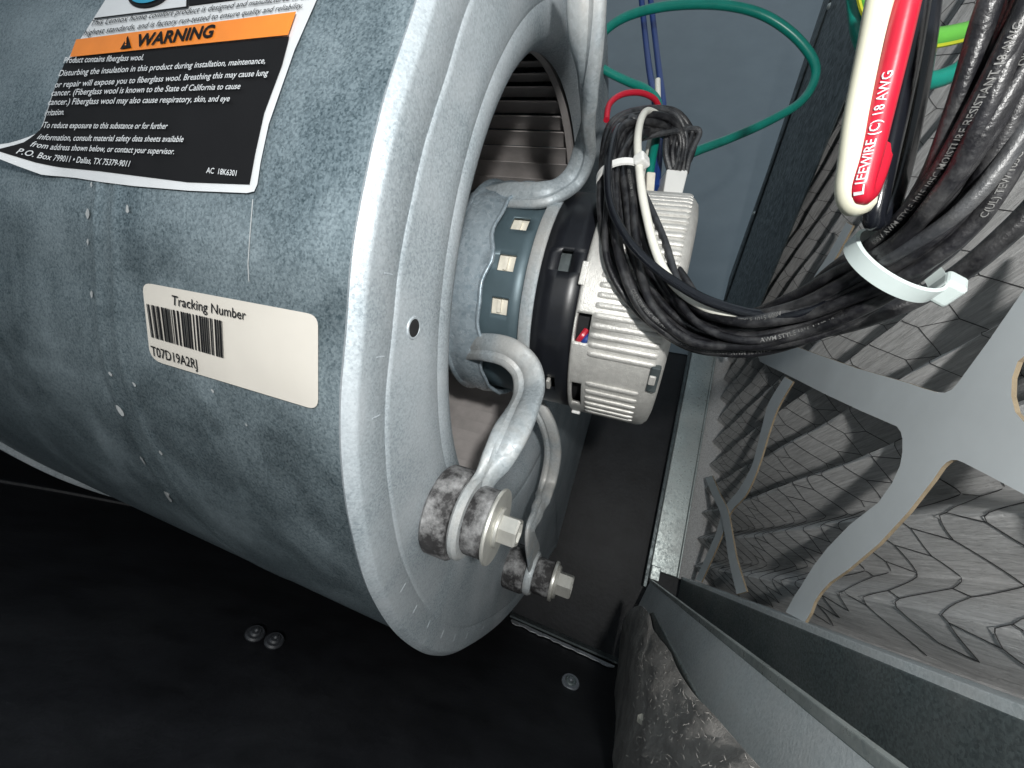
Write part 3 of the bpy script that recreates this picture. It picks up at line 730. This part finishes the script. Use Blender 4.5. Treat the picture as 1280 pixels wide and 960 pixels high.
for r in range(NR-1):
    for i in range(n): j=(i+1)%n; f.append((r*n+i,r*n+j,(r+1)*n+j,(r+1)*n+i))
for i in range(n): f.append(((NR-1)*n+i,(NR-1)*n+(i+1)%n,NR*n))
base=len(v)
for i in range(n): v.append(con(*olp[i],.155))
for i in range(n): j=(i+1)%n; f.append((i,j,base+j,base+i))
build('batt',v,f,M['insul'],ins)
mb=MB(); random.seed(11)
from random import uniform as ru
for _ in range(700):
    i=random.randrange(n); k=math.sqrt(ru(.0,1.03)); q=cen+(olp[i]-cen)*k
    if q[1]>985: continue
    p=insp(q,min(k,1))[0]-A*.003; d_=nz(D*ru(-1,1)+E*ru(-1.4,1.4)-A*ru(.0,.9)); d2=nz(d_+.9*V3(*rng.randn(3))*.5); l_=ru(.003,.010)
    w_=nz(np.cross(d_,p))*.00015
    mb.add([p-w_,p+w_,p+d_*l_*.5+w_,p+d_*l_*.5-w_,p+d_*l_*.5+d2*l_*.5],[(0,1,2,3),(3,2,4)])
build('loose_fibre',mb.v,mb.f,M['fibre'],ins,smooth=False,kind='stuff')
for x,y,r in((825,909,.009),(757,928,.004)):
    p=insp(np.array([x,y],float),.6)[0]-A*.008; bm=bmesh.new(); bmesh.ops.create_icosphere(bm,subdivisions=1,radius=r)
    vv=[p+np.array(q.co)*(1+.4*rng.rand()) for q in bm.verts]; ff=[tuple(x_.index for x_ in q.verts) for q in bm.faces]; bm.free()
    build('debris_crumb',vv,ff,M['cream'],ins,smooth=False)
# ================================================================ wiring
WR=.0066
def wire(name,P,r,m,parent=None,n=10,sp=8):
    q=spline([at(*p) for p in P],sp); return build(name,*tube(q,r,n),m,parent),q
def text_on(path,s,start,size,parent,r,mt='print',flip=False,side=0.,face=None):
    """small printing along a wire, on the side that faces the room"""
    seg=np.linalg.norm(np.diff(path,axis=0),axis=1); cl=np.concatenate([[0],np.cumsum(seg)]); v,f=text_geo(s,.01,2)
    out=[]
    for x,y,_ in v:
        l_=start+(x if not flip else -x)*size; yy=(y-.33)*size*(1 if not flip else -1)
        l_=min(max(l_,0),cl[-1]-1e-4); i=int(np.searchsorted(cl,l_,'right')-1); i=min(i,len(seg)-1); t_=(l_-cl[i])/seg[i]
        p=path[i]+(path[i+1]-path[i])*t_; tg=nz(path[i+1]-path[i]); vw=nz(-p); vw=nz(vw-tg*(vw@tg)); w_=np.cross(vw,tg)
        a=yy/r+side; out.append(p+(vw*math.cos(a)+w_*math.sin(a))*(r+.0006))
    return build('lettering',out,f,M[mt],parent,smooth=False,kind='stuff')
har=thing('wiring_harness','thick bundle of black wires sweeping from the motor to upper right','wiring harness',None,at(900,430,.6))
cl=[(846,214,.90,9),(851,180,.90,17),(838,155,.88,17),(808,152,.85,19),(782,165,.80,23),(772,205,.76,19),(779,250,.73,29),(795,315,.70,39),(826,370,.67,41),(870,406,.63,34),(930,416,.57,28),(1000,398,.51,29),(1062,363,.45,34),(1124,320,.39,37),(1190,250,.345,50),(1245,150,.31,58),(1292,30,.285,64),(1325,-70,.27,66)]
offs=[(0,0,.15)]
nw=26
for k in range(nw):
    if k<14: r_=.92; a=2*math.pi*k/14+.2
    elif k<22: r_=.55; a=2*math.pi*(k-14)/8
    else: r_=.18;a=2*math.pi*(k-22)/4
    offs.append((r_,a,0))
offs=offs[1:]
wp=[]
for k,(r_,a,_) in enumerate(offs):
    P=[]
    for i,(x,y,d,hw) in enumerate(cl):
        T=np.array(cl[min(i+1,len(cl)-1)][:2])-np.array(cl[max(i-1,0)][:2]); T=T/np.linalg.norm(T); N_=np.array([-T[1],T[0]])
        tw=a+.25*i+.25*math.sin(i*.9+k*2.1); rr=r_*(1+.12*math.sin(i*1.7+k))
        ox=rr*math.cos(tw); oz=rr*math.sin(tw); wv=hw*d/F
        c_=at(x+N_[0]*hw*ox,y+N_[1]*hw*ox,d); P.append(c_*(1+oz*min(wv,.034)/np.linalg.norm(c_)))
    q=spline(P,8); m=M['wgrey'] if k in(3,11) else M['wblack']
    o=build('wire',*tube(q,WR*(1+.12*math.sin(k*3.3)),10),m,har); wp.append(q)
def front(k): return wp[k]
for k,s,st,sz in((0,'MOISTURE RESISTANT 600V AWM STYLE 1015 105C',.30,.0075),(2,'AWG 18 600V VW-1 AWM 1015 105C',.34,.0075),(4,'E-F 600V AWM STYLE 3321 150C',.42,.0075),(6,'OIL RESISTANT 600V AWM 1015',.30,.0075),(7,'C(UL) TEW 105C 600V AWM 18 AWG',.60,.0075),(1,'AWM 1015 AWG 18 105C 600V VW-1',.62,.0075),(3,'MOISTURE AWM STYLE 1015 600V',.72,.0075),(8,'C(UL) TEW 105C 600V  AWM 18 AWG',.74,.0075),(5,'AWM STYLE 1015 AWG 18',.8,.0075)):
    text_on(wp[k],s,st,sz,har,WR*(1+.12*math.sin(k*3.3)))
for k,s,st,sz in((0,'600V AWM STYLE 1015 105C MOISTURE RESISTANT 18 AWG',1.08,.0062),(2,'OIL RESISTANT AWM 1015 AWG 18 105C 600V',1.15,.0062),(4,'C(UL) TEW 105C 600V AWM 18 AWG STYLE 1015',1.02,.0062),(6,'MOISTURE RESISTANT 600V AWM 1015 18 AWG',1.1,.0062),(8,'AWM STYLE 3321 150C 600V E-F 18 AWG',1.2,.0062)):
    text_on(wp[k],s,st,sz,har,WR*(1+.12*math.sin(k*3.3)),side=.25*math.sin(k))
# light and glossy wires that run with the bundle
wire('light_wire',[(842,160,.88),(815,140,.84),(803,145,.79),(797,175,.735),(800,220,.70),(806,260,.68),(820,315,.655),(842,355,.63),(880,383,.60),(925,396,.555),(990,392,.505),(1050,358,.47),(1100,318,.43),(1150,252,.385),(1200,160,.345),(1240,60,.32)],.0072,M['wwhite'],har)
wire('glossy_wire',[(790,152,.83),(772,160,.78),(763,190,.73),(760,225,.70),(765,262,.67),(785,300,.64),(815,332,.62),(850,357,.60),(890,378,.575),(950,394,.53),(1010,390,.48),(1070,365,.44)],.0074,M['wgloss'],har)
wire('red_wire',[(758,150,.80),(762,130,.82),(778,118,.84),(800,116,.86),(818,124,.88),(826,140,.90)],.006,M['wred'],har)
w1,q=wire('grey_wire',[(776,160,.80),(790,148,.80),(800,165,.80),(790,200,.78),(782,240,.74),(800,310,.70)],.0075,M['wgrey'],har)
for k,(x0,y0) in enumerate([(838,212),(843,213),(848,213),(853,214),(857,214)]):
    wire('wire',[(x0,y0+3,.892),(x0+(k-2)*3,192,.885),(x0+(k-2)*5.5+6,166,.88),(x0-6+k*2,150+k*3,.875),(815-k,150+k*5,.85),(785-k*3,165+k*5,.82)],.0068,M['wblack'] if k%2 else M['wgrey'],har,8)
tag(wire('thick_black_cable',[(985,418,.60),(1050,408,.56),(1120,385,.52),(1190,348,.48),(1250,300,.44),(1310,240,.41),(1370,160,.39)],.0115,M['wblack'],None)[0],'thick dark cable running below the harness toward the right edge','cable')
# cable ties
def tie(path,idx,ra,rb,wd,label,head_dir,tilt=.0):
    c_=path; return c_
def tie_ring(cpx,axis_px,d,ra,rb,wd,label,headang,m='tie'):
    """flat nylon strap round the bundle at cpx; axis_px is the bundle direction in the photograph"""
    c_=at(cpx[0],cpx[1],d); ax=nz(at(cpx[0]+axis_px[0],cpx[1]+axis_px[1],d-axis_px[2])-c_); vw=nz(-c_); vw=nz(vw-ax*(vw@ax)); sd=np.cross(ax,vw)
    t=thing('cable_tie',label,'cable tie',None,c_,'white nylon cable ties')
    P=[c_+sd*ra*math.cos(a)+vw*rb*math.sin(a) for a in np.linspace(0,2*math.pi,49)]
    v,f=[],[]; n_=len(P)-1
    for i in range(n_):
        rad=nz(P[i]-c_)
        for x,y in((-1,0),(-.85,1),(.85,1),(1,0)): v.append(P[i]+ax*x*wd/2+rad*y*.0035)
    for i in range(n_):
        for j in range(4): i2=(i+1)%n_; f.append((i*4+j,i*4+(j+1)%4,i2*4+(j+1)%4,i2*4+j))
    build('strap',v,f,M[m],t)
    h=c_+sd*ra*math.cos(headang)+vw*rb*math.sin(headang); rad=nz(h-c_); tg=np.cross(ax,rad)
    bevel(build('head',*box(h+rad*.008+tg*.006,ax,tg,rad,wd*.72,.013,.010),M[m],t,smooth=False),.004,3)
    return t,h,rad,ax,tg
T1=tie_ring((1118,330),(55,-45,.035),.405,.0435,.041,.017,'milky nylon cable tie round the wide part of the harness',-.25+math.pi*0)
T2=tie_ring((775,222),(3,40,.02),.742,.040,.036,.014,'white nylon cable tie round the bundle above the motor',2.6,'plastic')
# green ground wire loop and neighbours near the grey wall
tag(wire('green_wire',[(735,70,1.12),(757,38,1.10),(790,18,1.10),(840,7,1.10),(900,6,1.10),(950,17,1.10),(990,42,1.10),(1016,74,1.10),(1018,100,1.10),(1000,128,1.10),(960,152,1.10),(910,174,1.08),(868,190,1.02),(840,205,.98)],.0115,M['wgreen'])[0],'long green wire making the wide loop in front of the grey wall','wire')
tag(wire('green_wire',[(735,70,1.0),(757,88,1.0),(785,102,.99),(808,112,.97),(822,128,.95),(822,160,.93),(815,200,.92),(811,225,.92)],.0095,M['wgreen'])[0],'short green wire dipping behind the arm into the bundle top','wire')
tag(wire('blue_wire',[(800,-20,1.3),(806,40,1.25),(812,90,1.15),(819,130,1.05),(819,180,.98),(816,225,.93)],.009,M['wblue'])[0],'left one of the two blue wires dropping behind the bundle','wire','blue wires behind the bundle')
tag(wire('blue_wire',[(811,-20,1.3),(818,40,1.25),(824,90,1.15),(829,135,1.05),(825,180,.98),(820,235,.93)],.009,M['wblue'])[0],'right one of the two blue wires dropping behind the bundle','wire','blue wires behind the bundle')
tag(wire('cream_wire',[(822,100,1.0),(822,150,.98),(812,180,.95),(808,220,.93)],.007,M['wwhite'])[0],'short pale wire behind the green wire above the small plug','wire')
# hairpin of low voltage wires, upper right, close to the camera
o,q=wire('cream_wire',[(1118,-60,.31),(1102,-10,.32),(1088,60,.335),(1072,140,.345),(1064,200,.35),(1060,235,.355),(1064,253,.36),(1074,256,.365),(1088,244,.37),(1100,215,.37),(1112,165,.375),(1128,80,.38),(1140,0,.38),(1150,-60,.38)],.0098,M['wcream'])
tag(o,'cream white wire bent in a hairpin in front of the filter','wire')
rt=thing('red_wire','red printed wire pressed against the cream hairpin','wire',None,at(1095,120,.34))
o,q=wire('insulation',[(1148,-60,.31),(1136,-10,.315),(1120,60,.325),(1103,130,.335),(1087,195,.342),(1077,232,.347),(1078,243,.352),(1085,236,.356),(1097,205,.36),(1110,160,.365),(1126,90,.37)],.0094,M['wred'],rt)
text_on(q,'LIFEWIRE (C) 18 AWG',.172,.0092,rt,.0094,'paperw',True,-.15)
o,q=wire('black_wire',[(1160,-60,.34),(1148,0,.345),(1138,60,.35),(1124,130,.355),(1110,190,.36),(1098,245,.365),(1092,272,.37),(1098,276,.375),(1110,262,.38),(1124,220,.385),(1140,150,.39),(1156,60,.395),(1166,-20,.395),(1175,-60,.395)],.0088,M['wgloss'])
tag(o,'glossy black wire bent in a hairpin right of the red wire','wire')
o,q=wire('teal_wire',[(1068,-40,.50),(1072,10,.50),(1080,50,.50),(1105,90,.50),(1150,102,.50),(1190,92,.50),(1220,68,.50),(1250,30,.50)],.0105,M['wgreen']); tag(o,'teal green wire curving behind the cream and red hairpins','wire')
lt=thing('striped_wire','lime green wire with yellow stripe between hairpins and harness','wire',None,at(1180,45,.48))
o,q=wire('insulation',[(1080,-40,.48),(1088,5,.48),(1110,38,.48),(1150,48,.48),(1190,44,.48),(1225,32,.48),(1270,0,.48)],.0105,M['wlime'],lt)
v,f=[],[]
for p in q:
    v.append(p)
mbx=MB(); pp=[]
for i,p in enumerate(q):
    tg=nz(q[min(i+1,len(q)-1)]-q[max(i-1,0)]); vw=nz(-p); vw=nz(vw-tg*(vw@tg)); w_=np.cross(vw,tg); s_=w_ if w_[2]<0 else -w_; pp.append(p+(vw*.55+s_*.83)*.0074)
build('yellow_stripe',*tube(np.array(pp),.0042,8),M['wyellow'],lt)
